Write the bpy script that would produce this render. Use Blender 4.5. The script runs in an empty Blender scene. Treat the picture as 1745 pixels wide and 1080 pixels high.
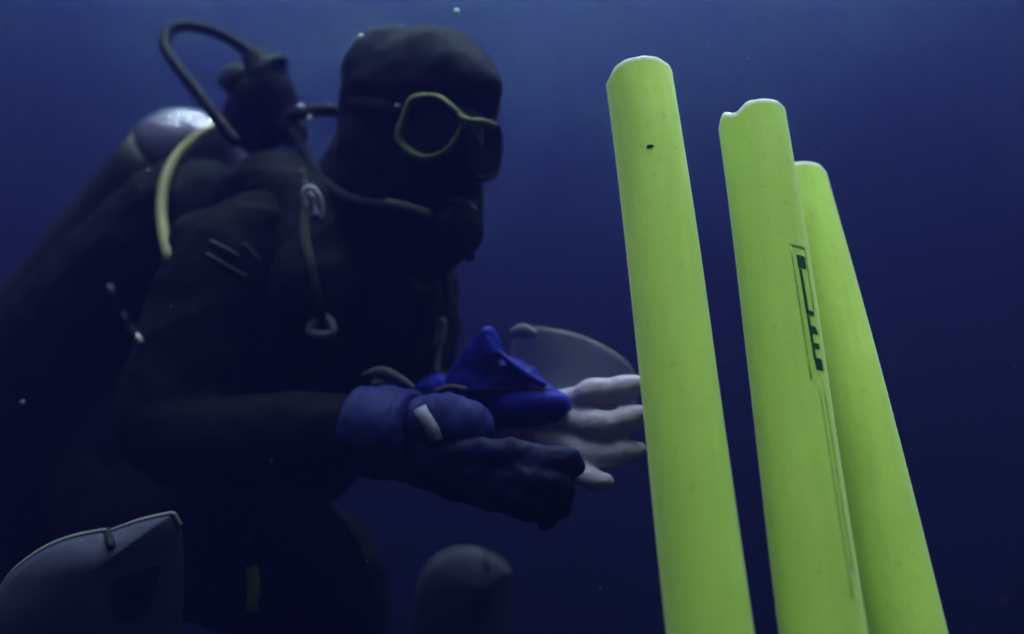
import bpy, bmesh, math, random
from mathutils import Vector, Matrix, noise
from mathutils.bvhtree import BVHTree
random.seed(7)
S = bpy.context.scene
C = S.collection

# ------------------------------------------------------------------ camera, world, sun, exposure
FPX, CX, CY = 1511.0, 872.5, 540.0
PITCH = math.radians(27.0)
CAM = Vector((0, 0, 2.2))
RIGHT = Vector((1, 0, 0))
FWD = Vector((0, math.cos(PITCH), math.sin(PITCH)))
UP = Vector((0, -math.sin(PITCH), math.cos(PITCH)))
cd = bpy.data.cameras.new('camera'); cam = bpy.data.objects.new('camera', cd); C.objects.link(cam)
cam.location = CAM; cam.rotation_euler = (math.pi/2 + PITCH, 0, 0)
cd.sensor_width = 36; cd.lens = 36*FPX/1745; cd.clip_start = 0.02; cd.clip_end = 500
cd.dof.use_dof = True; cd.dof.focus_distance = 0.80; cd.dof.aperture_fstop = 1.5
S.camera = cam

SUN_EL, SUN_AZ = math.radians(58), math.radians(168)       # azimuth clockwise from +Y: high, behind the camera, to the right
SUN_DIR = Vector((math.sin(SUN_AZ)*math.cos(SUN_EL), math.cos(SUN_AZ)*math.cos(SUN_EL), math.sin(SUN_EL)))
W = bpy.data.worlds.new('World'); S.world = W; W.use_nodes = True
wn = W.node_tree; bg = wn.nodes['Background']
sky = wn.nodes.new('ShaderNodeTexSky'); sky.sky_type = 'NISHITA'; sky.sun_disc = False
sky.sun_elevation = SUN_EL; sky.sun_rotation = SUN_AZ
wn.links.new(sky.outputs[0], bg.inputs[0]); bg.inputs[1].default_value = 0.05
sl = bpy.data.lights.new('sun', 'SUN'); sl.energy = 5.0; sl.angle = math.radians(85); sl.color = (0.82, 0.68, 0.97)
sun = bpy.data.objects.new('sun', sl); C.objects.link(sun); sun.location = (3, -3, 12)
sun.rotation_euler = SUN_DIR.to_track_quat('Z', 'Y').to_euler()
S.view_settings.view_transform = 'Standard'; S.view_settings.look = 'None'
S.view_settings.gamma = 1; S.view_settings.use_curve_mapping = False
S.view_settings.exposure = 10.0
S.cycles.use_denoising = True
S.cycles.volume_bounces = 1
S.cycles.max_bounces = 8; S.cycles.transparent_max_bounces = 16

# ------------------------------------------------------------------ helpers
def P(x, y, d):
    """the place that lies d metres ahead of the camera in the direction of photo pixel x, y"""
    return CAM + d*(FWD + RIGHT*((x-CX)/FPX) - UP*((y-CY)/FPX))

def mat(name, col, rough=0.6, metal=0.0, bump=0.15, scale=60, var=0.25, spec=0.10, fine=None):
    m = bpy.data.materials.new(name); m.use_nodes = True
    nt = m.node_tree; b = nt.nodes['Principled BSDF']
    tc = nt.nodes.new('ShaderNodeTexCoord')
    n = nt.nodes.new('ShaderNodeTexNoise'); n.inputs['Scale'].default_value = scale*0.25; n.inputs['Detail'].default_value = 5
    r = nt.nodes.new('ShaderNodeValToRGB')
    r.color_ramp.elements[0].position = 0.3; r.color_ramp.elements[1].position = 0.7
    r.color_ramp.elements[0].color = (*[c*(1-var) for c in col], 1)
    r.color_ramp.elements[1].color = (*[min(1, c*(1+var)) for c in col], 1)
    nt.links.new(tc.outputs['Object'], n.inputs['Vector']); nt.links.new(n.outputs[0], r.inputs[0])
    nt.links.new(r.outputs[0], b.inputs['Base Color'])
    b.inputs['Roughness'].default_value = rough; b.inputs['Metallic'].default_value = metal
    b.inputs['Specular IOR Level'].default_value = spec
    if bump:
        n2 = nt.nodes.new('ShaderNodeTexNoise'); n2.inputs['Scale'].default_value = fine or scale; n2.inputs['Detail'].default_value = 6
        bp = nt.nodes.new('ShaderNodeBump'); bp.inputs['Strength'].default_value = bump; bp.inputs['Distance'].default_value = 0.004
        nt.links.new(tc.outputs['Object'], n2.inputs['Vector']); nt.links.new(n2.outputs[0], bp.inputs['Height'])
        nt.links.new(bp.outputs[0], b.inputs['Normal'])
    return m

M = dict(
    neoprene=mat('black_neoprene', (0.007, 0.008, 0.022), 0.8, bump=0.3, scale=30, spec=0.04),
    sleeve=mat('worn_neoprene', (0.0034, 0.0028, 0.0056), 0.85, bump=0.4, scale=24, spec=0.03),
    vest=mat('vest_nylon', (0.003, 0.0032, 0.008), 0.75, bump=0.4, scale=40, spec=0.03),
    stripe=mat('stripe_and_hose_highlight', (0.04, 0.04, 0.055), 0.6, bump=0.1, scale=200),  # reflective stripes on the vest, also the painted highlight on the hose
    shine=mat('bright_steel', (0.42, 0.38, 0.58), 0.4, 0.2, bump=0.1, scale=80),
    buckle=mat('dim_plastic', (0.045, 0.04, 0.07), 0.6, bump=0.2, scale=80),
    webbing=mat('webbing', (0.025, 0.025, 0.032), 0.8, bump=0.2, scale=200),
    skin=mat('pale_skin', (0.35, 0.28, 0.45), 0.6, bump=0.5, scale=90, var=0.12),
    face=mat('face_skin', (0.03, 0.02, 0.018), 0.6, bump=0.1, scale=90, var=0.1),
    blue=mat('blue_glove', (0.010, 0.012, 0.32), 0.6, bump=0.9, scale=22, var=0.45),
    navy=mat('navy_glove', (0.002, 0.0022, 0.036), 0.7, bump=0.9, scale=24, var=0.4),
    cuff=mat('glove_cuff', (0.008, 0.009, 0.095), 0.7, bump=0.3, scale=40, var=0.3),
    patch=mat('grey_patch', (0.17, 0.145, 0.26), 0.6, bump=0.2, scale=120),
    rubber=mat('black_rubber', (0.006, 0.006, 0.016), 0.55, bump=0.05, scale=100, spec=0.04),
    yellow=mat('faded_yellow_hose', (0.20, 0.175, 0.095), 0.5, bump=0.1, scale=80),
    chrome=mat('dull_chrome', (0.62, 0.62, 0.66), 0.3, 1.0, bump=0.05, scale=80),
    ring=mat('worn_steel', (0.30, 0.29, 0.34), 0.45, 0.3, bump=0.1, scale=80),
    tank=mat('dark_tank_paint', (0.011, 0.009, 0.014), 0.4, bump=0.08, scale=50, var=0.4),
    shoulder=mat('tank_gleam', (0.10, 0.085, 0.18), 0.30, 0.4, bump=0.05, scale=30, var=0.2, spec=0.6),  # paler than the tank body to paint the gleam on its shoulder
    frame=mat('mask_frame', (0.105, 0.12, 0.055), 0.45, bump=0.05, scale=60, var=0.4),
    lens=mat('mask_lens', (0.008, 0.009, 0.012), 0.12, bump=0, var=0.1, spec=0.3),
    fin=mat('pale_fin', (0.050, 0.044, 0.095), 0.5, bump=0.12, scale=14, var=0.18),
    finrim=mat('fin_rim_highlight', (0.17, 0.165, 0.22), 0.45, bump=0.08, scale=50, var=0.2),
    dark=mat('dark_rubber_patch', (0.010, 0.009, 0.014), 0.6, bump=0.1, scale=50),
    tab=mat('green_tab', (0.17, 0.17, 0.012), 0.6, bump=0.1, scale=80),
    ink=mat('dark_green_ink', (0.012, 0.055, 0.012), 0.7, bump=0, scale=300, var=0.4),
    faint=mat('faded_green_ink', (0.20, 0.34, 0.09), 0.7, bump=0, scale=300, var=0.3),
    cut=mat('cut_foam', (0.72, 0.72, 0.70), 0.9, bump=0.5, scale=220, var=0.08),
    speck=mat('pale_speck', (0.6, 0.6, 0.62), 0.8, bump=0, var=0.1),
    dimspeck=mat('dim_speck', (0.10, 0.10, 0.14), 0.9, bump=0, var=0.1),
    sand=mat('seabed_sand', (0.30, 0.27, 0.20), 0.95, bump=0.5, scale=6, var=0.3),
)

def foam_material():
    m = bpy.data.materials.new('noodle_foam'); m.use_nodes = True
    nt = m.node_tree; b = nt.nodes['Principled BSDF']; N = nt.nodes.new; L = nt.links.new
    tc = N('ShaderNodeTexCoord')
    mp = N('ShaderNodeMapping'); mp.inputs['Scale'].default_value = (14, 14, 3); L(tc.outputs['Object'], mp.inputs[0])
    n = N('ShaderNodeTexNoise'); n.inputs['Scale'].default_value = 1.0; n.inputs['Detail'].default_value = 4; L(mp.outputs[0], n.inputs['Vector'])
    r = N('ShaderNodeValToRGB')
    r.color_ramp.elements[0].position = 0.32; r.color_ramp.elements[0].color = (0.44, 0.65, 0.095, 1)
    r.color_ramp.elements[1].position = 0.70; r.color_ramp.elements[1].color = (0.545, 0.71, 0.12, 1)
    L(n.outputs[0], r.inputs[0])
    # grubby streaks along the foam and small scuffs
    m2 = N('ShaderNodeMapping'); m2.inputs['Scale'].default_value = (70, 70, 6); L(tc.outputs['Object'], m2.inputs[0])
    n3 = N('ShaderNodeTexNoise'); n3.inputs['Scale'].default_value = 1.0; n3.inputs['Detail'].default_value = 6; L(m2.outputs[0], n3.inputs['Vector'])
    r3 = N('ShaderNodeMapRange'); r3.inputs[1].default_value = 0.35; r3.inputs[2].default_value = 0.65; r3.inputs[3].default_value = 0.93; r3.inputs[4].default_value = 1.02
    L(n3.outputs[0], r3.inputs[0])
    mm = N('ShaderNodeMix'); mm.data_type = 'RGBA'; mm.blend_type = 'MULTIPLY'; mm.inputs[0].default_value = 1.0
    L(r.outputs[0], mm.inputs[6]); L(r3.outputs[0], mm.inputs[7])
    n4 = N('ShaderNodeTexNoise'); n4.inputs['Scale'].default_value = 120; n4.inputs['Detail'].default_value = 8; n4.inputs['Roughness'].default_value = 0.7; L(tc.outputs['Object'], n4.inputs['Vector'])
    r4 = N('ShaderNodeMapRange'); r4.inputs[1].default_value = 0.58; r4.inputs[2].default_value = 0.74; r4.inputs[3].default_value = 1.0; r4.inputs[4].default_value = 0.72
    L(n4.outputs[0], r4.inputs[0])
    m4 = N('ShaderNodeMix'); m4.data_type = 'RGBA'; m4.blend_type = 'MULTIPLY'; m4.inputs[0].default_value = 1.0
    L(mm.outputs[2], m4.inputs[6]); L(r4.outputs[0], m4.inputs[7]); L(m4.outputs[2], b.inputs['Base Color'])
    n2 = N('ShaderNodeTexNoise'); n2.inputs['Scale'].default_value = 330; n2.inputs['Detail'].default_value = 3; L(tc.outputs['Object'], n2.inputs['Vector'])
    bp = N('ShaderNodeBump'); bp.inputs['Strength'].default_value = 0.16; bp.inputs['Distance'].default_value = 0.001
    L(n2.outputs[0], bp.inputs['Height']); L(bp.outputs[0], b.inputs['Normal'])
    b.inputs['Roughness'].default_value = 0.75; b.inputs['Specular IOR Level'].default_value = 0.2
    b.inputs['Sheen Weight'].default_value = 0.25; b.inputs['Sheen Roughness'].default_value = 0.4
    return m
M['foam'] = foam_material()

def clear_plastic():
    m = bpy.data.materials.new('milky_clear_plastic'); m.use_nodes = True
    nt = m.node_tree; b = nt.nodes['Principled BSDF']; N = nt.nodes.new; L = nt.links.new
    b.inputs['Base Color'].default_value = (0.55, 0.55, 0.60, 1); b.inputs['Roughness'].default_value = 0.35
    tr = N('ShaderNodeBsdfTransparent'); mx = N('ShaderNodeMixShader')
    tc = N('ShaderNodeTexCoord'); n = N('ShaderNodeTexNoise'); n.inputs['Scale'].default_value = 22; L(tc.outputs['Object'], n.inputs['Vector'])
    mr = N('ShaderNodeMapRange'); mr.inputs[3].default_value = 0.06; mr.inputs[4].default_value = 0.24; L(n.outputs[0], mr.inputs[0])
    L(mr.outputs[0], mx.inputs[0]); L(tr.outputs[0], mx.inputs[1]); L(b.outputs[0], mx.inputs[2])
    L(mx.outputs[0], nt.nodes['Material Output'].inputs['Surface'])
    return m
M['plastic'] = clear_plastic()

def link(name, me, m, parent=None, smooth=True):
    if m is not None:
        me.materials.clear(); me.materials.append(m)
    if smooth:
        for p in me.polygons: p.use_smooth = True
    o = bpy.data.objects.new(name, me); C.objects.link(o)
    if parent is not None:
        bpy.context.view_layer.update()
        o.parent = parent
        o.matrix_parent_inverse = parent.matrix_world.inverted()
    return o

def obj(name, bm, m, parent=None, smooth=True):
    bmesh.ops.recalc_face_normals(bm, faces=bm.faces)
    me = bpy.data.meshes.new(name); bm.to_mesh(me); bm.free()
    return link(name, me, m, parent, smooth)

def thing(name, label, cat, loc, group=None):
    o = bpy.data.objects.new(name, None); C.objects.link(o); o.location = loc; o.empty_display_size = 0.05
    return tag(o, label, cat, group)

def tag(o, label, cat, group=None):
    o['label'] = label; o['category'] = cat
    if group: o['group'] = group
    return o

def spline(pts, n=8):
    """Catmull-Rom through Vectors (any dimension)"""
    out = []
    for i in range(len(pts)-1):
        p0 = pts[max(i-1, 0)]; p1 = pts[i]; p2 = pts[i+1]; p3 = pts[min(i+2, len(pts)-1)]
        for k in range(n):
            t = k/n
            out.append([0.5*(2*b + (c-a)*t + (2*a-5*b+4*c-e)*t*t + (-a+3*b-3*c+e)*t**3) for a, b, c, e in zip(p0, p1, p2, p3)])
    out.append(list(pts[-1]))
    return out

def sweep(bm, centers, radii, seg=16, flat=1.0, flat_dir=None, cap=True):
    """closed tube through world points, round ends; flat < 1 squeezes it along flat_dir"""
    centers = [Vector(c) for c in centers]
    fd = (flat_dir or FWD).normalized()
    rings = []
    t0 = (centers[1]-centers[0]).normalized()
    nrm = t0.orthogonal().normalized()
    cs, rs = list(centers), list(radii)
    if cap:
        t1 = (centers[-1]-centers[-2]).normalized()
        a = [math.radians(x) for x in (80, 60, 35, 15)]
        cs = [centers[0] - t0*radii[0]*math.sin(q) for q in a] + cs + [centers[-1] + t1*radii[-1]*math.sin(q) for q in reversed(a)]
        rs = [radii[0]*math.cos(q) for q in a] + rs + [radii[-1]*math.cos(q) for q in reversed(a)]
    for i, (c, r) in enumerate(zip(cs, rs)):
        t = (cs[min(i+1, len(cs)-1)] - cs[max(i-1, 0)]).normalized()
        nrm = (nrm - t*nrm.dot(t)).normalized(); bn = t.cross(nrm)
        ring = []
        for k in range(seg):
            a = 2*math.pi*k/seg
            v = (nrm*math.cos(a) + bn*math.sin(a))*r
            if flat != 1.0: v = v - fd*v.dot(fd)*(1-flat)
            ring.append(bm.verts.new(c+v))
        rings.append(ring)
    for a, b in zip(rings, rings[1:]):
        for k in range(seg):
            bm.faces.new((a[k], a[(k+1) % seg], b[(k+1) % seg], b[k]))
    bm.faces.new(list(reversed(rings[0]))); bm.faces.new(rings[-1])

def limb(bm, pts, seg=16, n=6, flat=1.0, flat_dir=None, grow=0.0):
    """pts: (pixel x, pixel y, depth, radius in pixels)"""
    w = [(*P(x, y, d), r*d/FPX + grow) for x, y, d, r in pts]
    s = spline(w, n)
    sweep(bm, [Vector(q[:3]) for q in s], [max(q[3], 0.0008) for q in s], seg, flat, flat_dir)

def tube(pts, r, seg=10, n=10):
    bm = bmesh.new(); s = spline([tuple(p) for p in pts], n)
    sweep(bm, [Vector(q) for q in s], [r]*len(s), seg); return bm

def ball(bm, c, rx, ry=None, rz=None, rot=None, u=14, v=10):
    m = Matrix.Translation(c) @ (rot.to_4x4() if rot else Matrix.Identity(4)) @ Matrix.Diagonal((rx, ry or rx, rz or rx, 1))
    bmesh.ops.create_uvsphere(bm, u_segments=u, v_segments=v, radius=1, matrix=m)

def basis(z, x=None):
    z = z.normalized(); x = x or z.orthogonal(); x = (x - z*x.dot(z)).normalized()
    return Matrix((x, z.cross(x), z)).transposed()

def lathe(bm, c, axis, prof, seg=24):
    """prof: (height along axis, radius); closed at both ends"""
    B = basis(axis); rings = []
    for h, r in prof:
        rings.append([bm.verts.new(c + B @ Vector((r*math.cos(2*math.pi*k/seg), r*math.sin(2*math.pi*k/seg), h))) for k in range(seg)])
    for a, b in zip(rings, rings[1:]):
        for k in range(seg): bm.faces.new((a[k], a[(k+1) % seg], b[(k+1) % seg], b[k]))
    bm.faces.new(list(reversed(rings[0]))); bm.faces.new(rings[-1])

def merged(name, bm, m, parent, voxel, smooth=4):
    """fuse closed overlapping pieces into one continuous skin"""
    bmesh.ops.recalc_face_normals(bm, faces=bm.faces)
    me = bpy.data.meshes.new(name); bm.to_mesh(me); bm.free()
    t = bpy.data.objects.new('temporary', me); C.objects.link(t)
    r = t.modifiers.new('r', 'REMESH'); r.mode = 'VOXEL'; r.voxel_size = voxel
    if smooth:
        q = t.modifiers.new('s', 'SMOOTH'); q.factor = 0.5; q.iterations = smooth
    bpy.context.view_layer.update()
    dg = bpy.context.evaluated_depsgraph_get()
    out = bpy.data.meshes.new_from_object(t.evaluated_get(dg))
    bpy.data.objects.remove(t); bpy.data.meshes.remove(me)
    out.name = name
    return link(name, out, m, parent)

def wrinkle(o, amp, freq, seed=0.0, stretch=(1, 1, 1)):
    """creases and lumps pressed into a fused skin"""
    me = o.data; off = Vector((seed, seed*1.7, seed*0.3)); st = Vector(stretch)
    nor = [v.normal.copy() for v in me.vertices]
    for v, n in zip(me.vertices, nor):
        p = Vector((v.co.x*st.x, v.co.y*st.y, v.co.z*st.z))*freq + off
        w = noise.noise(p + Vector((1, 1, 1))*noise.noise(p*0.6)*0.8)
        v.co += n*amp*((1-2*abs(w))*0.6 + 0.4*noise.noise(p*2.7))
    me.update()

def bvh(objs):
    vs, fs = [], []
    for o in objs:
        k = len(vs); vs += [o.matrix_world @ v.co for v in o.data.vertices]; fs += [[k+i for i in p.vertices] for p in o.data.polygons]
    return BVHTree.FromPolygons(vs, fs)

def on(tree, x, y, lift=0.002, default=1.0):
    """the point of the surface behind that direction, lifted a little off it"""
    d = (P(x, y, 1) - CAM).normalized()
    h = tree.ray_cast(CAM, d)
    return (h[0] - d*lift) if h[0] is not None else P(x, y, default)

def slab(outline, thick, normal, bulge=0.0):
    """solid plate from a loop of world points, gently domed"""
    bm = bmesh.new(); n = normal.normalized()
    c = sum(outline, Vector())/len(outline)
    steps = [1.0, 0.97, 0.85, 0.65, 0.4, 0.2]
    def lay(sgn):
        rings = []
        for s in steps:
            h = thick*0.5*(1 if s < 0.98 else 0.25)
            rings.append([bm.verts.new(c + (p-c)*s + n*(sgn*h + bulge*(1-s*s))) for p in outline])
        ctr = bm.verts.new(c + n*(sgn*thick*0.5 + bulge))
        m = len(outline)
        for a, b in zip(rings, rings[1:]):
            for k in range(m): bm.faces.new((a[k], a[(k+1) % m], b[(k+1) % m], b[k]))
        for k in range(m): bm.faces.new((rings[-1][k], rings[-1][(k+1) % m], ctr))
        return rings[0]
    a, b = lay(1), lay(-1); m = len(a)
    for k in range(m): bm.faces.new((a[k], b[k], b[(k+1) % m], a[(k+1) % m]))
    return bm

def loop_pts(pts, n=5):
    """closed smooth loop through world points"""
    q = [tuple(p) for p in pts]; q = q[-2:] + q + q[:3]
    s = spline(q, n)
    return [Vector(v) for v in s[2*n:2*n + len(pts)*n]]

def ring_tube(pts, r, seg=8):
    """closed hoop"""
    bm = bmesh.new(); rings = []; m = len(pts)
    c = sum(pts, Vector())/m
    for i, p in enumerate(pts):
        t = (pts[(i+1) % m] - pts[i-1]).normalized()
        a = (p-c); a = (a - t*a.dot(t)).normalized(); b = t.cross(a)
        rr = r[i] if isinstance(r, (list, tuple)) else r
        rings.append([bm.verts.new(p + (a*math.cos(2*math.pi*k/seg) + b*math.sin(2*math.pi*k/seg))*rr) for k in range(seg)])
    for i in range(m):
        a, b = rings[i], rings[(i+1) % m]
        for k in range(seg): bm.faces.new((a[k], a[(k+1) % seg], b[(k+1) % seg], b[k]))
    return bm

def ribbon(pts, width, thick, side, out):
    """flat strap through world points"""
    bm = bmesh.new(); rows = []
    for i, p in enumerate(pts):
        t = (pts[min(i+1, len(pts)-1)] - pts[max(i-1, 0)]).normalized()
        o = (out - t*out.dot(t)).normalized(); s = t.cross(o).normalized()
        rows.append([bm.verts.new(p + s*(a*width/2) + o*(b*thick)) for a, b in ((-1, 0), (1, 0), (1, 1), (-1, 1))])
    for a, b in zip(rows, rows[1:]):
        for k in range(4): bm.faces.new((a[k], a[(k+1) % 4], b[(k+1) % 4], b[k]))
    bm.faces.new(rows[0]); bm.faces.new(rows[-1])
    return bm

# ------------------------------------------------------------------ setting: seabed and the water itself
bm = bmesh.new()
bmesh.ops.create_grid(bm, x_segments=40, y_segments=40, size=75)
for v in bm.verts: v.co.z = 0.15*math.sin(v.co.x*0.21+1) + 0.12*math.sin(v.co.y*0.17) + random.uniform(-.05, .05)
o = obj('seabed', bm, M['sand']); o['kind'] = 'structure'
bm = bmesh.new()
bmesh.ops.create_cube(bm, size=1, matrix=Matrix.Translation((0, 0, 3.75)) @ Matrix.Diagonal((160, 160, 10.5, 1)))
hz = obj('haze', bm, None, smooth=False); hz['kind'] = 'stuff'
hm = bpy.data.materials.new('sea_water'); hm.use_nodes = True
hn = hm.node_tree; hn.nodes.remove(hn.nodes['Principled BSDF'])
pv = hn.nodes.new('ShaderNodeVolumePrincipled')
pv.inputs['Color'].default_value = (0.0056, 0.0055, 0.0325, 1); pv.inputs['Density'].default_value = 0.78
pv.inputs['Anisotropy'].default_value = 0.15; pv.inputs['Absorption Color'].default_value = (0, 0.006, 0, 1)
hn.links.new(pv.outputs[0], hn.nodes['Material Output'].inputs['Volume'])
hz.data.materials.append(hm)

# ------------------------------------------------------------------ pool noodles
def noodle(label, top, bot, diam_px, cut_fn, hole=0.30):
    """top, bot: (x, y, depth) of the axis at the cut end and at the frame's bottom"""
    a, b = P(*top), P(*bot)
    ax = (a-b).normalized()
    low = b - ax*0.55
    R = 0.5*diam_px*top[2]/FPX
    tc = (CAM - a); tc = (tc - ax*tc.dot(ax)).normalized()          # radial direction towards the viewer's side
    sd = tc.cross(ax).normalized()
    if sd.dot(RIGHT) < 0: sd = -sd
    t = thing('pool_noodle', label, 'pool noodle', low, 'yellow-green pool noodles floating upright')
    Bm = Matrix((tc, sd, ax)).transposed()
    L = (a-low).length
    seg = 64; bm = bmesh.new(); rings = []
    hs = [0, 0.01] + [L*k/44 for k in range(1, 44)]
    wob = [random.uniform(0, 6.28) for _ in range(4)]
    def pt(ang, r, h):               # the foam is not quite straight
        k = math.sin(math.pi*h/L)*0.003 + math.sin(3.1*math.pi*h/L + wob[0])*0.0012 - 0.0012*math.sin(3.1*math.pi + wob[0])
        return low + (tc*math.cos(ang) + sd*math.sin(ang))*r + ax*h + sd*k
    def rad(ang, h): return R*(1 + 0.006*math.sin(h*9+wob[0]+ang) + 0.004*math.sin(h*23+wob[1]+2*ang))
    angs = [2*math.pi*k/seg for k in range(seg)]
    top_h = [L + cut_fn(q)*R for q in angs]
    for h in hs: rings.append([bm.verts.new(pt(q, rad(q, h), h)) for q in angs])
    rings.append([bm.verts.new(pt(q, rad(q, L), th - 0.16*R)) for q, th in zip(angs, top_h)])
    for p, q in zip(rings, rings[1:]):
        for k in range(seg): bm.faces.new((p[k], p[(k+1) % seg], q[(k+1) % seg], q[k]))
    inner = [[bm.verts.new(pt(q, R*hole, h)) for q in angs] for h in (0, L*0.5, L-0.16*R)]
    for p, q in zip(inner, inner[1:]):
        for k in range(seg): bm.faces.new((p[k], q[k], q[(k+1) % seg], p[(k+1) % seg]))
    for k in range(seg): bm.faces.new((rings[0][k], inner[0][k], inner[0][(k+1) % seg], rings[0][(k+1) % seg]))
    f = obj('foam_tube', bm, M['foam'], t)
    # the pale cut end: a chamfered, torn rim and the ring-shaped face with the bore
    bm = bmesh.new(); rings = []
    def jag(q, s): return 0.012*R*math.sin(q*7+wob[2]+s) + 0.008*R*math.sin(q*13+wob[3])
    prof = [(1.0, -0.16), (1.002, -0.06), (0.985, -0.01), (0.94, 0.03), (0.8, 0.035), (0.6, 0.02), (hole+0.05, 0.0), (hole, -0.06), (hole, -0.2)]
    for rr, dh in prof:
        rings.append([bm.verts.new(pt(q, rad(q, L)*rr, th + dh*R + (jag(q, rr*3) if dh > -0.1 else 0))) for q, th in zip(angs, top_h)])
    for p, q in zip(rings, rings[1:]):
        for k in range(seg): bm.faces.new((p[k], p[(k+1) % seg], q[(k+1) % seg], q[k]))
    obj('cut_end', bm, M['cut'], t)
    return t, dict(low=low, ax=ax, R=R, L=L, pt=pt, rad=rad)

def patch(nd, corners, lift=0.0004, n=10):
    """thin print that follows the round side: corners as (angle in degrees, distance below the cut end)"""
    c0, c1, c2, c3 = corners
    mcol = max(1, round(abs(c3[0]-c0[0])/3))
    bm = bmesh.new(); top, bot = [], []
    for i in range(n+1):
        u = i/n
        l = [x+(y-x)*u for x, y in zip(c0, c1)]; r = [x+(y-x)*u for x, y in zip(c3, c2)]
        rt, rb = [], []
        for j in range(mcol+1):
            v = j/mcol; ang = math.radians(l[0]+(r[0]-l[0])*v); h = nd['L'] - (l[1]+(r[1]-l[1])*v); R0 = nd['rad'](ang, h)
            rt.append(bm.verts.new(nd['pt'](ang, R0+lift, h))); rb.append(bm.verts.new(nd['pt'](ang, R0-0.0004, h)))
        top.append(rt); bot.append(rb)
    for i in range(n):
        for j in range(mcol):
            bm.faces.new((top[i][j], top[i][j+1], top[i+1][j+1], top[i+1][j])); bm.faces.new((bot[i][j], bot[i+1][j], bot[i+1][j+1], bot[i][j+1]))
        bm.faces.new((top[i][0], top[i+1][0], bot[i+1][0], bot[i][0])); bm.faces.new((top[i][-1], bot[i][-1], bot[i+1][-1], top[i+1][-1]))
    for j in range(mcol):
        bm.faces.new((top[0][j], bot[0][j], bot[0][j+1], top[0][j+1])); bm.faces.new((top[-1][j], top[-1][j+1], bot[-1][j+1], bot[-1][j]))
    return bm

def cut1(q):
    d = (q + math.pi) % (2*math.pi) - math.pi
    return 0.06*math.cos(q-0.5) - 0.16*math.exp(-((d+1.15)/0.30)**2)
def cut2(q):
    d = (q + math.pi) % (2*math.pi) - math.pi
    return 0.10*math.sin(q) - 0.06*math.exp(-((d+1.6)/0.5)**2) - 0.20*math.exp(-((d+0.45)/0.28)**2) + 0.10*math.exp(-((d+0.9)/0.2)**2)
def cut3(q): return 0.05*math.sin(2*q+0.6)

n1, N1 = noodle('tallest of three yellow-green pool noodles, nearest the diver\'s bare fingers',
                (1089, 134, 0.86), (1207, 1080, 0.665), 113, cut1)
n2, N2 = noodle('yellow-green pool noodle with a dark print down its side, between the other two noodles',
                (1281, 204, 0.86), (1400, 1080, 0.675), 113, cut2)
n3, N3 = noodle('plain yellow-green pool noodle partly behind the printed one, its end the lowest of the three',
                (1355, 309, 0.93), (1532, 1080, 0.715), 105, cut3)
# small dark speck on the first noodle
bm = bmesh.new(); ball(bm, N1['pt'](math.radians(2), N1['R']*1.0, N1['L']-0.098), 0.0035, 0.0016, 0.0018); obj('dark_speck', bm, M['ink'], n1)
# print on the second noodle
def hpx(y):                      # photo row -> distance below the cut end along noodle 2
    y = y + 27; a, b = P(1281, 204, 0.86), P(1400, 1080, 0.675)
    lo, hi = 0.0, 1.0
    for _ in range(40):
        t = (lo+hi)/2; p = a.lerp(b, t) - CAM
        if CY - FPX*p.dot(UP)/p.dot(FWD) < y: lo = t
        else: hi = t
    return (a-b).length*lo
def mark(a0, a1, y0, y1, m, name='print_mark', skew=0.0):
    obj(name, patch(N2, [(a0, hpx(y0)), (a0+skew, hpx(y1)), (a1+skew, hpx(y1)), (a1, hpx(y0))]), m, n2)
mark(30, 60, 416, 420, M['faint'], 'print_border'); mark(30, 32, 420, 640, M['faint'], 'print_border', 3)
mark(59, 61, 420, 520, M['faint'], 'print_border')
mark(39, 56, 433, 454, M['ink']); mark(40, 45.5, 454, 530, M['ink'], skew=2); mark(42, 47.5, 530, 606, M['ink'], skew=2)
mark(46, 59, 524, 531, M['ink']); mark(47, 58, 549, 557, M['ink'], skew=2); mark(49, 62, 555, 561, M['ink'])
mark(48, 60, 577, 586, M['ink'], skew=1); mark(45, 62, 602, 621, M['ink'], skew=1)
mark(46, 47.5, 640, 1000, M['faint'], 'print_border', 3); mark(56, 58, 640, 960, M['faint'], 'print_border', 3)

# ------------------------------------------------------------------ the diver
diver = thing('person', 'scuba diver in black suit and hood holding out blue-gloved hands beside the noodles', 'person', P(420, 1150, 1.15))
TORSO = [(610, 400, 1.12, 90), (560, 500, 1.13, 165), (440, 690, 1.16, 190), (270, 830, 1.20, 175)]
SHOULD = [(380, 450, 1.05, 100), (560, 430, 1.12, 120), (700, 500, 1.20, 85)]
ARM_N = [(385, 465, 1.04, 100), (330, 590, 1.00, 92), (285, 725, 0.96, 80), (380, 755, 0.94, 80), (500, 742, 0.92, 72), (620, 735, 0.90, 58)]
ARM_F = [(700, 510, 1.20, 78), (712, 600, 1.15, 66), (715, 665, 1.10, 60), (760, 690, 1.03, 50), (830, 690, 0.97, 42)]
LEG_N = [(250, 850, 1.17, 150), (400, 930, 1.05, 135), (505, 985, 1.00, 118), (530, 1100, 1.02, 100), (500, 1320, 1.1, 80)]
LEG_F = [(330, 870, 1.27, 130), (500, 960, 1.22, 115), (560, 1010, 1.20, 100), (560, 1150, 1.24, 85), (540, 1350, 1.3, 70)]
HEAD = [(690, 185, 1.06, 108), (745, 180, 1.05, 104)]
NECK = [(690, 250, 1.07, 95), (640, 340, 1.10, 82), (600, 430, 1.12, 85)]
JAW = [(740, 200, 1.03, 92), (745, 290, 1.03, 78), (750, 360, 1.025, 55)]

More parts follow.
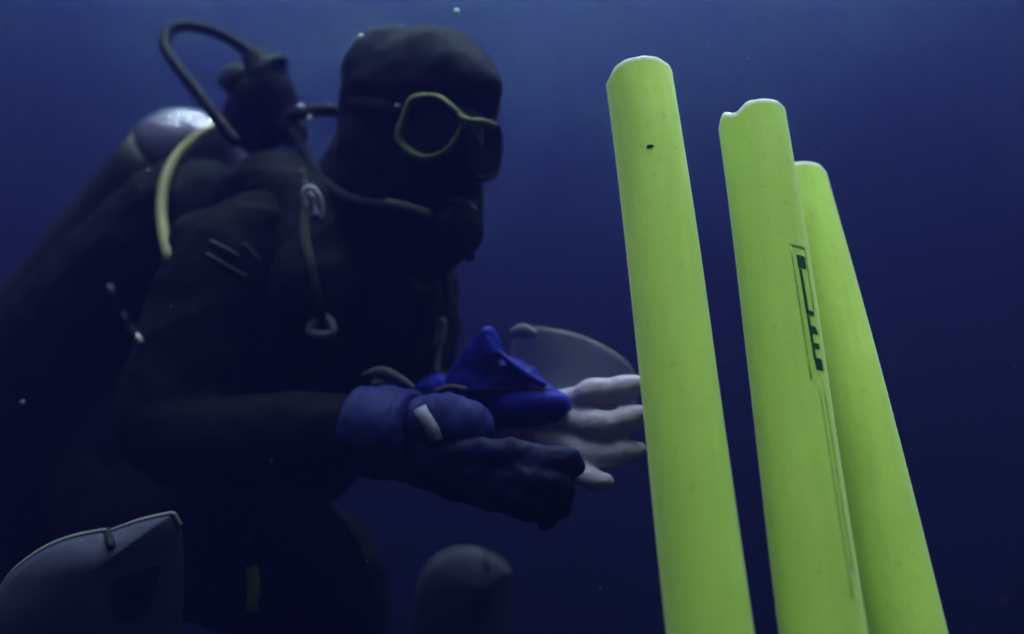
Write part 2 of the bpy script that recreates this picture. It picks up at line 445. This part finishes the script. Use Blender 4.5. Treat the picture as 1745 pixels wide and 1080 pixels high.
FINGERS = [   # bare fingers of the far hand: index, middle, ring, little
    [(930, 690, 0.945, 23), (985, 680, 0.925, 23), (1010, 670, 0.910, 27), (1040, 667, 0.909, 24), (1062, 663, 0.906, 25), (1082, 657, 0.905, 20), (1092, 656, 0.905, 16)],
    [(930, 716, 0.930, 22), (985, 719, 0.910, 22), (1014, 723, 0.893, 26.5), (1044, 723, 0.892, 24), (1066, 716, 0.891, 25), (1086, 708, 0.890, 20), (1096, 706, 0.890, 16)],
    [(925, 742, 0.925, 22), (980, 762, 0.905, 21), (1010, 774, 0.890, 25), (1040, 776, 0.886, 23), (1062, 771, 0.885, 24), (1080, 768, 0.885, 19), (1088, 766, 0.885, 15)],
    [(930, 762, 0.925, 19), (975, 794, 0.895, 19), (1000, 812, 0.876, 19.5), (1020, 819, 0.868, 18), (1032, 820, 0.866, 15)],
]
bm = bmesh.new()
limb(bm, TORSO, 20, flat=0.8, grow=-0.01); limb(bm, SHOULD, grow=-0.01)
limb(bm, ARM_N, grow=-0.006); limb(bm, ARM_F, grow=-0.006); limb(bm, LEG_N, grow=-0.008); limb(bm, LEG_F, grow=-0.008)
limb(bm, HEAD, grow=-0.008); limb(bm, NECK, grow=-0.012); limb(bm, JAW, grow=-0.006)
limb(bm, [(800, 235, 0.985, 14), (812, 285, 0.97, 17)])                                    # nose
limb(bm, [(780, 352, 0.985, 18), (800, 358, 0.98, 14)])                                    # mouth, closed on the mouthpiece
limb(bm, [(835, 700, 0.965, 38), (900, 716, 0.945, 46), (960, 722, 0.925, 46), (985, 724, 0.92, 38)], flat=0.45)     # far hand's palm
for q in FINGERS: limb(bm, q, 12)
limb(bm, [(845, 660, 0.955, 26), (838, 615, 0.945, 20), (832, 580, 0.94, 15)])             # far thumb
limb(bm, [(620, 738, 0.905, 46), (760, 788, 0.885, 42), (880, 818, 0.870, 34)], flat=0.7)     # near hand inside its glove
body = merged('body', bm, M['skin'], diver, 0.003, 2)

bm = bmesh.new()
limb(bm, TORSO, 24, flat=0.8); limb(bm, SHOULD); limb(bm, LEG_N); limb(bm, LEG_F); limb(bm, NECK, grow=-0.004)
limb(bm, ARM_N[:-1] + [(590, 735, 0.905, 60)]); limb(bm, ARM_F[:-1] + [(800, 690, 0.995, 46)])
wet = merged('wetsuit', bm, M['sleeve'], diver, 0.006, 5); wrinkle(wet, 0.006, 16, 3)

bm = bmesh.new()
limb(bm, [(696, 165, 1.065, 112), (738, 164, 1.05, 114)], 24)
limb(bm, [(668, 132, 1.06, 84), (662, 200, 1.07, 84), (660, 290, 1.08, 82)], 20)
limb(bm, [(735, 125, 1.03, 78), (800, 152, 1.00, 56)], 20)                                  # brow
limb(bm, [(670, 240, 1.06, 90), (690, 320, 1.06, 88), (720, 380, 1.05, 62)], 20)               # cheek and jaw
limb(bm, [(660, 260, 1.09, 85), (620, 360, 1.12, 95), (590, 450, 1.13, 105)], 20, grow=0.004)
limb(bm, [(740, 290, 1.035, 84), (752, 340, 1.03, 72), (752, 395, 1.03, 58), (730, 430, 1.05, 50)], 20)
hood = merged('hood', bm, M['neoprene'], diver, 0.005, 4); wrinkle(hood, 0.004, 18, 8)

# far glove: blue, fingers cut off at the knuckles
bm = bmesh.new()
limb(bm, [(745, 690, 1.03, 52), (800, 690, 0.985, 46), (860, 690, 0.95, 42), (930, 692, 0.925, 34), (945, 694, 0.92, 28)], flat=0.8)
limb(bm, [(800, 655, 0.965, 40), (860, 640, 0.945, 34), (915, 662, 0.93, 22)])
limb(bm, [(835, 650, 0.95, 42), (832, 605, 0.94, 27), (829, 572, 0.935, 15)])
limb(bm, [(790, 650, 0.965, 30), (815, 600, 0.95, 20), (828, 570, 0.937, 12)])
gl = merged('glove', bm, M['blue'], diver, 0.0028, 3); wrinkle(gl, 0.0035, 34, 5); bm = bmesh.new()
limb(bm, [(800, 694, 0.955, 24), (850, 690, 0.935, 25), (905, 688, 0.918, 25), (946, 690, 0.908, 24)], 16, flat=0.7)
merged('finger_band', bm, M['blue'], gl, 0.0035, 2)
bm = bmesh.new()
limb(bm, [(815, 640, 0.945, 14), (830, 605, 0.925, 9), (832, 575, 0.925, 5)], 12)
limb(bm, [(850, 600, 0.925, 5), (885, 630, 0.918, 8), (925, 655, 0.912, 7)], 12)
merged('fold', bm, M['blue'], gl, 0.002, 2)
gl['label'] = 'bright blue glove with open fingertips'
T = bvh([gl])
pts = [on(T, x, y, 0.0005, 0.93) for x, y in ((795, 664), (830, 663), (870, 662), (910, 662), (945, 668))]
obj('hem', tube(pts, 0.0016, 8, 6), M['cuff'], gl)
# near glove: dark navy hand with curled fingers, paler cuff
bm = bmesh.new()
limb(bm, [(680, 750, 0.90, 55), (760, 785, 0.875, 58), (850, 812, 0.86, 58), (905, 818, 0.855, 50)], 20, flat=0.75)
for q in ([(860, 795, 0.85, 28), (925, 788, 0.84, 26), (962, 784, 0.838, 24), (974, 794, 0.845, 21), (960, 802, 0.855, 18)],
          [(860, 812, 0.845, 28), (920, 820, 0.832, 26), (950, 824, 0.83, 23), (960, 834, 0.84, 20), (944, 842, 0.85, 17)],
          [(850, 830, 0.845, 27), (910, 845, 0.835, 25), (945, 852, 0.835, 21), (955, 864, 0.84, 18), (940, 870, 0.85, 16)],
          [(830, 840, 0.85, 25), (880, 858, 0.842, 22), (920, 874, 0.842, 18), (936, 886, 0.845, 13), (928, 890, 0.85, 12)],
          [(760, 772, 0.865, 28), (820, 770, 0.85, 24), (880, 768, 0.845, 20), (910, 770, 0.848, 16)]):
    limb(bm, q, 12)
g2 = merged('glove', bm, M['navy'], diver, 0.003, 3); wrinkle(g2, 0.0035, 34, 2); g2['label'] = 'dark navy glove with curled fingers'
ca, cb = P(612, 734, 0.905), P(704, 742, 0.885); cx = (cb-ca).normalized(); cl = (cb-ca).length
bm = bmesh.new()
lathe(bm, ca, cx, [(0, 0.030), (0.0, 0.0425), (0.003, 0.0455), (0.007, 0.0455), (0.010, 0.0435)] + [(0.010 + (cl-0.02)*k/14, 0.0435+0.003*math.sin(k/14*math.pi)) for k in range(1, 15)]
      + [(cl-0.008, 0.0455), (cl-0.003, 0.0455), (cl, 0.041), (cl, 0.030)], 56)
cf = obj('cuff', bm, M['cuff'], g2); wrinkle(cf, 0.0032, 34, 2, (0.6, 1.2, 1.2))
bm = bmesh.new()
limb(bm, [(715, 725, 0.885, 50), (760, 725, 0.875, 56), (795, 730, 0.87, 48)], 20, flat=0.8)
wrinkle(merged('wrist_strap', bm, M['cuff'], g2, 0.003, 2), 0.003, 34, 9, (1.6, 1, 0.5))
T = bvh(g2.children[:])
def cloth_strip(name, pxs, wpx, m, tree, parent, lift=0.0005, thick=0.0022, d0=0.9):
    q = [on(tree, x, y, lift, d0) for x, y in pxs]
    return obj(name, ribbon([Vector(v) for v in spline([tuple(v) for v in q], 6)], wpx*d0/FPX, thick, RIGHT, (CAM-q[0]).normalized()), m, parent)
cloth_strip('strap_patch', [(716, 696), (722, 708), (736, 730), (743, 750)], 22, M['patch'], T, g2)
bm = bmesh.new(); limb(bm, [(622, 640, 0.93, 7), (650, 634, 0.92, 11), (680, 645, 0.91, 9), (704, 660, 0.90, 5)], 12, flat=0.6)
limb(bm, [(640, 655, 0.92, 9), (690, 655, 0.91, 8)], 12, flat=0.6)
merged('buckle', bm, M['buckle'], g2, 0.002, 1)
cloth_strip('pull_tab', [(742, 668), (765, 660), (795, 664)], 11, M['buckle'], T, g2, 0.001)

# ------------------------------------------------------------------ buoyancy vest
vest = thing('buoyancy_vest', 'black buoyancy vest with steel rings strapped round the diver\'s chest', 'diving vest', P(420, 880, 1.2))
bm = bmesh.new()
limb(bm, [(590, 440, 1.13, 130), (560, 520, 1.125, 180), (440, 690, 1.15, 205), (290, 810, 1.19, 180)], 24, flat=0.82)
limb(bm, [(420, 360, 1.15, 70), (470, 330, 1.12, 72), (530, 380, 1.06, 70), (540, 500, 1.01, 80)], 20)      # near shoulder pad
limb(bm, [(690, 440, 1.18, 60), (735, 500, 1.12, 45), (730, 620, 1.08, 45)], 20)                            # far shoulder pad
limb(bm, [(330, 400, 1.18, 130), (190, 560, 1.24, 150), (80, 730, 1.28, 165), (40, 840, 1.3, 150)], 20)         # back bladder
vb = merged('vest_body', bm, M['vest'], vest, 0.006, 4); wrinkle(vb, 0.007, 13, 11)
TV = bvh([vb, wet, hood, body])
def strap(name, pxs, wpx, m, lift=0.001):
    s = spline([tuple(on(TV, x, y, lift, 1.05)) for x, y in pxs], 6)
    return obj(name, ribbon([Vector(q) for q in s], wpx*1.05/FPX, 0.002, RIGHT, -FWD), m, vest)
strap('shoulder_strap', [(512, 290), (522, 340), (520, 400), (532, 460), (546, 540), (552, 600)], 16, M['webbing'])
strap('shoulder_strap', [(756, 470), (762, 520), (750, 580), (742, 640)], 12, M['webbing'])
strap('stripe', [(358, 412), (385, 425), (405, 438)], 9, M['stripe'], 0.0005)
strap('stripe', [(352, 432), (380, 450), (420, 472)], 7, M['stripe'], 0.0005)
strap('stripe', [(415, 415), (432, 432), (442, 445)], 6, M['stripe'], 0.0005)
def hoop(pxs, rpx, m, parent, lift=0.004, name='d_ring'):
    w = [on(TV, x, y, lift, 1.05) for x, y in pxs]
    dep = sum((p-CAM).dot(FWD) for p in w)/len(w)
    w = [P(x, y, dep - 0.003) for x, y in pxs]
    return obj(name, ring_tube(loop_pts(w, 5), rpx*dep/FPX), m, parent)
hoop([(519, 325), (532, 320), (546, 338), (550, 362), (543, 378), (530, 368), (520, 345)], 4.6, M['shine'], vest)
strap('ring_tab', [(528, 325), (536, 345), (540, 368)], 9, M['patch'], 0.006)
hoop([(527, 562), (548, 537), (563, 548), (566, 566), (548, 570)], 8.0, M['shine'], vest)
strap('ring_tab', [(560, 556), (566, 566), (571, 576)], 8, M['ring'], 0.006)
hoop([(748, 548), (756, 546), (756, 570), (750, 592), (742, 588), (745, 566)], 3.2, M['ring'], vest)
# clip on a short lanyard at the vest's near side
ln = [on(TV, x, y, 0.008, 1.0) for x, y in ((186, 488), (196, 505), (206, 525), (222, 552), (244, 584))]
obj('lanyard', tube(ln, 0.0022, 8, 8), M['webbing'], vest)
for (x, y, a, b) in ((190, 492, 5, 10), (213, 538, 4, 12), (224, 558, 7, 11), (237, 578, 6, 13)):
    p = on(TV, x, y, 0.010, 1.0); d = (p-CAM).dot(FWD)
    bm = bmesh.new(); ball(bm, p, a*d/FPX, 0.005, b*d/FPX, Matrix.Rotation(math.radians(-28), 3, 'Y')); obj('clip', bm, M['ring'], vest)
p = on(TV, 432, 998, 0.004, 1.0); d = (p-CAM).dot(FWD)
tab_pts = [on(TV, x, y, 0.003, 1.0) for x, y in ((430, 965), (433, 990), (434, 1010), (431, 1040))]
obj('pull_tab', ribbon([Vector(q) for q in spline([tuple(q) for q in tab_pts], 4)], 20*d/FPX, 0.004, RIGHT, -FWD), M['tab'], vest)

# ------------------------------------------------------------------ tank
TA, TB = P(385, 215, 1.24), P(-70, 735, 1.36)
tax = (TA-TB).normalized(); TR = 0.087; TL = (TA-TB).length
tank = thing('scuba_tank', 'dark scuba tank with a pale shiny shoulder on the diver\'s back', 'scuba tank', TB)
bm = bmesh.new(); lathe(bm, TB, tax, [(0, 0.06), (0.006, TR-0.008), (0.03, TR)] + [(TL*k/10, TR) for k in range(1, 9)] + [(TL-0.085, TR)], 40)
obj('tank_body', bm, M['tank'], tank)
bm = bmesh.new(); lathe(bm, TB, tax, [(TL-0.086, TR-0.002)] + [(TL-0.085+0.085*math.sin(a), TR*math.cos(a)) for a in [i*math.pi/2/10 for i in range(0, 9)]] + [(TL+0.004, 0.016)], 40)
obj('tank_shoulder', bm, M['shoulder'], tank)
bm = bmesh.new(); lathe(bm, TA, tax, [(-0.01, 0.016), (0.02, 0.016), (0.022, 0.022), (0.055, 0.022), (0.06, 0.012)], 20)
obj('valve', bm, M['rubber'], tank)
bm = bmesh.new(); limb(bm, [(428, 165, 1.22, 14), (402, 132, 1.20, 16)], 12); obj('valve_stem', bm, M['rubber'], tank)
kc = P(402, 138, 1.20); bm = bmesh.new()
lathe(bm, kc, (P(385, 118, 1.18)-kc), [(-0.014, 0.014), (-0.012, 0.020), (0.012, 0.021), (0.016, 0.015)], 12); obj('valve_knob', bm, M['rubber'], tank)

# ------------------------------------------------------------------ breathing regulator with its hoses
reg = thing('breathing_regulator', 'breathing regulator with looping black hose and yellow hose, held in the diver\'s mouth', 'regulator', P(450, 150, 1.18))
bm = bmesh.new()
limb(bm, [(440, 105, 1.17, 26), (462, 150, 1.16, 38), (478, 200, 1.16, 34), (498, 225, 1.15, 28)], 16)
limb(bm, [(450, 170, 1.17, 50), (440, 215, 1.19, 50)], 16)
limb(bm, [(455, 125, 1.15, 22), (475, 105, 1.15, 15)], 12)
merged('first_stage', bm, M['rubber'], reg, 0.004, 2)
w = [P(*q) for q in ((400, 240, 1.06), (372, 205, 1.07), (335, 155, 1.09), (300, 110, 1.11), (281, 78, 1.13), (290, 52, 1.15), (325, 45, 1.16), (375, 58, 1.17), (420, 84, 1.17), (452, 112, 1.16))]
obj('hose', tube(w, 0.0075, 12, 10), M['rubber'], reg)
TS = bvh([vb, wet, hood, body] + [c for c in tank.children])
yp = [on(TS, x, y, 0.008, 1.12) for x, y in ((392, 216), (362, 220), (330, 238), (300, 268), (282, 305), (275, 350), (279, 400), (288, 440), (292, 462))]
dp = [(p-CAM).dot(FWD) for p in yp]
for _ in range(6): dp = [dp[0]] + [min((dp[i-1]+2*dp[i]+dp[i+1])/4, dp[i]) for i in range(1, len(dp)-1)] + [dp[-1]]
dp[-1] += 0.05; dp[-2] += 0.012
yp = [P(x, y, d) for (x, y), d in zip(((392, 216), (362, 220), (330, 238), (300, 268), (282, 305), (275, 350), (279, 400), (288, 440), (292, 462)), dp)]
yh = obj('hose', tube(yp, 0.0066, 12, 8), M['yellow'], reg); yh['label'] = 'pale yellow hose curving over the shoulder'
w = [P(*q) for q in ((478, 205, 1.15), (530, 190, 1.12), (575, 190, 1.11), (610, 215, 1.13))]
obj('hose', tube(w, 0.008, 12, 8), M['rubber'], reg)
for x, y, r in ((512, 185, 8), (528, 203, 5.5)):
    bm = bmesh.new(); ball(bm, P(x, y, 1.105), r*1.1/FPX); obj('fitting', bm, M['chrome'], reg)
w = [P(*q) for q in ((500, 225, 1.13), (545, 300, 1.07), (600, 342, 1.0), (690, 357, 0.960), (745, 378, 0.960), (772, 395, 0.97))]
obj('hose', tube(w, 0.0075, 12, 8), M['neoprene'], reg)
w = [P(*q) for q in ((664, 349, 0.963), (690, 355, 0.957), (726, 366, 0.955))]
obj('hose_highlight', tube(w, 0.0074, 12, 6), M['stripe'], reg)  # pale strip painting the highlight along the black hose
sc = P(778, 392, 0.975); sax = (P(830, 400, 0.94) - sc).normalized()
bm = bmesh.new()
lathe(bm, sc, sax, [(-0.020, 0.014), (-0.016, 0.024), (-0.006, 0.030), (0.008, 0.031), (0.014, 0.028), (0.016, 0.022)], 24)
st = obj('second_stage', bm, M['rubber'], reg)
bm = bmesh.new(); lathe(bm, sc, sax, [(0.0165, 0.021), (0.021, 0.018), (0.023, 0.010)], 24); obj('purge_button', bm, M['rubber'], st)
bm = bmesh.new(); limb(bm, [(775, 420, 0.975, 18), (752, 436, 0.985, 12)], 12, flat=0.7)
limb(bm, [(785, 420, 0.965, 18), (800, 436, 0.965, 10)], 12, flat=0.7); obj('exhaust_tee', bm, M['rubber'], st)
bm = bmesh.new(); limb(bm, [(785, 375, 0.98, 14), (790, 358, 0.985, 12)], 12); obj('mouthpiece', bm, M['rubber'], st)

# ------------------------------------------------------------------ mask
mask = thing('diving_mask', 'two-lens diving mask with a pale greenish frame on the diver\'s face', 'diving mask', P(770, 235, 0.98))
near = [(702, 172, 0.962), (722, 165, 0.956), (748, 167, 0.948), (776, 188, 0.940), (788, 208, 0.938), (780, 234, 0.940), (756, 260, 0.946), (724, 269, 0.954), (700, 260, 0.962), (680, 238, 0.968), (688, 206, 0.966)]
lp = loop_pts([P(*q) for q in near], 5)
nn = (P(*near[3])-P(*near[9])).cross(P(*near[7])-P(*near[1]))
if nn.dot(CAM-lp[0]) < 0: nn = -nn
nn.normalize()
rr = [(0.0050 if (p-CAM).dot(RIGHT) < (715-CX)/FPX*0.95 else 0.0036) for p in lp]
rr = [sum(rr[(i+k) % len(rr)] for k in range(-4, 5))/9 for i in range(len(rr))]
obj('frame', ring_tube(lp, rr, 10), M['frame'], mask)
obj('lens', slab([p - nn*0.002 for p in lp], 0.003, nn), M['lens'], mask)
def barrel(loop, n, depth):           # the rubber wall from the lens rim back to the face
    bm = bmesh.new(); c = sum(loop, Vector())/len(loop); rows = []
    for k, sc in ((0.001, 1.03), (0.01, 1.06), (depth*0.6, 1.08), (depth, 1.0)):
        rows.append([bm.verts.new(c + (p-c)*sc - n*k) for p in loop])
    m = len(loop)
    for p, q in zip(rows, rows[1:]):
        for k in range(m): bm.faces.new((p[k], p[(k+1) % m], q[(k+1) % m], q[k]))
    bm.faces.new(rows[0]); bm.faces.new(rows[-1]); return bm
obj('skirt', barrel([p - nn*0.003 for p in lp], nn, 0.05), M['rubber'], mask)
far = [(802, 210, 0.935), (826, 207, 0.945), (846, 213, 0.958), (852, 235, 0.966), (850, 270, 0.966), (843, 298, 0.960), (822, 305, 0.947), (806, 296, 0.938), (799, 265, 0.934), (798, 234, 0.933)]
lf = loop_pts([P(*q) for q in far], 5)
nf = (P(*far[3])-P(*far[9])).cross(P(*far[6])-P(*far[1]))
if nf.dot(CAM-lf[0]) < 0: nf = -nf
nf.normalize()
obj('frame', ring_tube(lf, 0.0030, 10), M['rubber'], mask)
obj('lens', slab([p - nf*0.002 for p in lf], 0.003, nf), M['lens'], mask)
obj('skirt', barrel([p - nf*0.003 for p in lf], nf, 0.04), M['rubber'], mask)
br = [P(*q) for q in ((783, 198, 0.938), (800, 206, 0.931), (822, 207, 0.940), (843, 214, 0.955))]
obj('bridge', tube(br, 0.0036, 10, 6), M['frame'], mask)
bm = bmesh.new()
limb(bm, [(735, 216, 1.00, 56), (790, 232, 0.985, 48), (815, 255, 0.995, 44)], 20)
limb(bm, [(790, 250, 0.975, 26), (806, 290, 0.965, 24)], 14)
limb(bm, [(815, 235, 0.985, 30), (822, 275, 0.985, 30)], 14)
merged('skirt', bm, M['rubber'], mask, 0.004, 3)
TH = bvh([hood])
sp = [on(TH, x, y, 0.001, 1.02) for x, y in ((690, 196), (665, 186), (630, 178), (595, 172))]
obj('strap', ribbon([Vector(q) for q in spline([tuple(q) for q in sp], 6)], 0.018, 0.0025, RIGHT, -FWD), M['neoprene'], mask)
bm = bmesh.new(); ball(bm, on(TH, 678, 181, 0.004, 1.0), 0.004, 0.003, 0.0035); obj('buckle', bm, M['ring'], mask)

# ------------------------------------------------------------------ clear disc held in the bare fingers
dc = P(985, 650, 0.965)
disc = thing('plastic_disc', 'milky clear plastic disc held upright behind the bare fingers', 'plastic disc', dc)
ed = [(878, 572, 0.97), (905, 559, 0.965), (945, 562, 0.96), (990, 573, 0.955), (1035, 594, 0.95), (1072, 622, 0.947), (1085, 660, 0.948), (1070, 705, 0.952), (1020, 735, 0.96), (950, 735, 0.97), (895, 700, 0.975), (870, 640, 0.975)]
el = loop_pts([P(*q) for q in ed], 6)
obj('sheet', slab(el, 0.003, -FWD, 0.006), M['plastic'], disc)
obj('rim', ring_tube(el, 0.0016, 8), M['plastic'], disc)
bm = bmesh.new(); limb(bm, [(878, 567, 0.962, 10), (892, 563, 0.96, 12), (908, 568, 0.958, 8)], 12, flat=0.6); obj('rim_tab', bm, M['patch'], disc)

# ------------------------------------------------------------------ pale fins standing up at the bottom of the frame
def fin(label, outline, rim_idx, patch_px, patch_in, depth, notch):
    w = [P(*q) for q in outline]; c = sum(w, Vector())/len(w)
    t = thing('swim_fin', label, 'swim fin', P(outline[-1][0], 1180, depth), 'pale swim fins standing at the diver\'s sides')
    n = -FWD
    bl = obj('blade', slab(w, 0.012, n, 0.024), M['fin'], t)
    for seg in rim_idx:
        obj('rim', tube([P(x, y, d-0.003) for x, y, d in seg], 0.0026, 10, 6), M['finrim'], t)  # blade edge in a paler colour that paints its highlight
    TT = bvh([bl])
    def onb(pts, lift): return [on(TT, x, y, lift, depth) for x, y in pts]
    obj('inset', slab(loop_pts(onb(patch_px, 0.0008), 4), 0.003, n), M['dark'], t)
    obj('inset_panel', slab(loop_pts(onb(patch_in, 0.0022), 4), 0.003, n), M['sleeve'], t)
    obj('tip_joint', tube(onb(notch, 0.000), 0.0045, 10, 4), M['dark'], t)
    return t
D1 = 0.86
def dense(pts): 
    q = [tuple(p) for p in pts]
    return [tuple(v) for v in spline(q, 4)]
arc1 = [(-30, 1060, D1), (0, 1008, D1), (25, 972, D1), (70, 938, D1), (120, 916, D1), (178, 904, D1)]
arc2 = [(192, 904, D1), (240, 887, D1), (292, 875, D1)]
arc3 = [(296, 876, D1), (306, 893, D1+.003), (311, 930, D1+.008), (312, 1020, D1+.015), (306, 1140, D1+.02)]
out1 = dense(arc1)[:-1] + [(178, 904, D1), (185, 910, D1), (192, 904, D1)] + dense(arc2)[1:] + dense(arc3) + [(200, 1200, D1), (60, 1200, D1), (-60, 1140, D1)]
fin('pale purple-white swim fin with a dark squarish inset, at the bottom left below the tank', out1, [arc1, arc2, arc3[:2]],
    [(196, 985), (240, 968), (272, 960), (270, 985), (256, 1025), (235, 1046), (196, 1044), (190, 1015)],
    [(210, 994), (240, 980), (258, 976), (254, 1000), (240, 1022), (212, 1026)], D1, [(184, 906), (187, 920), (190, 930)])
D2 = 1.35
b1 = [(700, 1080, D2), (708, 1010, D2), (728, 964, D2), (758, 943, D2), (800, 935, D2), (820, 940, D2)]
b2 = [(832, 945, D2), (850, 955, D2), (867, 972, D2)]
b3 = [(868, 978, D2+.003), (869, 1010, D2+.008), (866, 1080, D2+.01), (860, 1140, D2+.01)]
out2 = dense(b1)[:-1] + [(820, 940, D2), (826, 948, D2), (832, 945, D2)] + dense(b2)[1:] + dense(b3) + [(790, 1180, D2), (705, 1180, D2)]
fin('small dim swim fin with a highlight painted along its top edge, below the gloved hands', out2, [[(745, 950, D2), (768, 939, D2), (800, 935, D2), (822, 941, D2)], b2],
    [(805, 1002), (835, 998), (838, 1025), (832, 1050), (805, 1060), (800, 1030)],
    [(812, 1012), (828, 1010), (829, 1030), (824, 1042), (812, 1045)], D2, [(826, 943), (828, 955), (829, 966)])

# ------------------------------------------------------------------ specks drifting in the water
for x, y, d, r, lab in ((778, 18, 0.9, 5.5, 'pale speck drifting in the water above the diver\'s hood'),
                        (615, 61, 0.95, 4, 'tiny pale speck in the water at the back of the hood'),
                        (252, 292, 0.95, 4, 'tiny pale speck in front of the tank beside the yellow hose'),
                        (1455, 978, 0.62, 3.0, 'tiny bright speck in front of the low ends of the noodles'),
                        (38, 686, 0.95, 5, 'dim speck in front of the black vest at the far left')):
    bm = bmesh.new(); q = r*d/FPX
    bmesh.ops.create_icosphere(bm, subdivisions=2, radius=q, matrix=Matrix.Translation(P(x, y, d)) @ Matrix.Diagonal((1, 0.7, 1.1, 1)))
    for v in bm.verts: v.co += Vector((random.uniform(-1, 1), random.uniform(-1, 1), random.uniform(-1, 1)))*q*0.18
    tag(obj('speck', bm, M['dimspeck'] if x < 300 else M['speck']), lab, 'speck', 'pale specks drifting in the water')

# fine drifting matter, far too much of it to count
bm = bmesh.new()
for _ in range(160):
    d = random.uniform(0.55, 2.6); q = random.uniform(0.0004, 0.0011)
    c = P(random.uniform(-300, 2050), random.uniform(-300, 1380), d)
    bmesh.ops.create_icosphere(bm, subdivisions=1, radius=q, matrix=Matrix.Translation(c) @ Matrix.Diagonal((1, random.uniform(.5, 1), random.uniform(.6, 1.4), 1)))
o = obj('drifting_matter', bm, M['dimspeck']); o['kind'] = 'stuff'
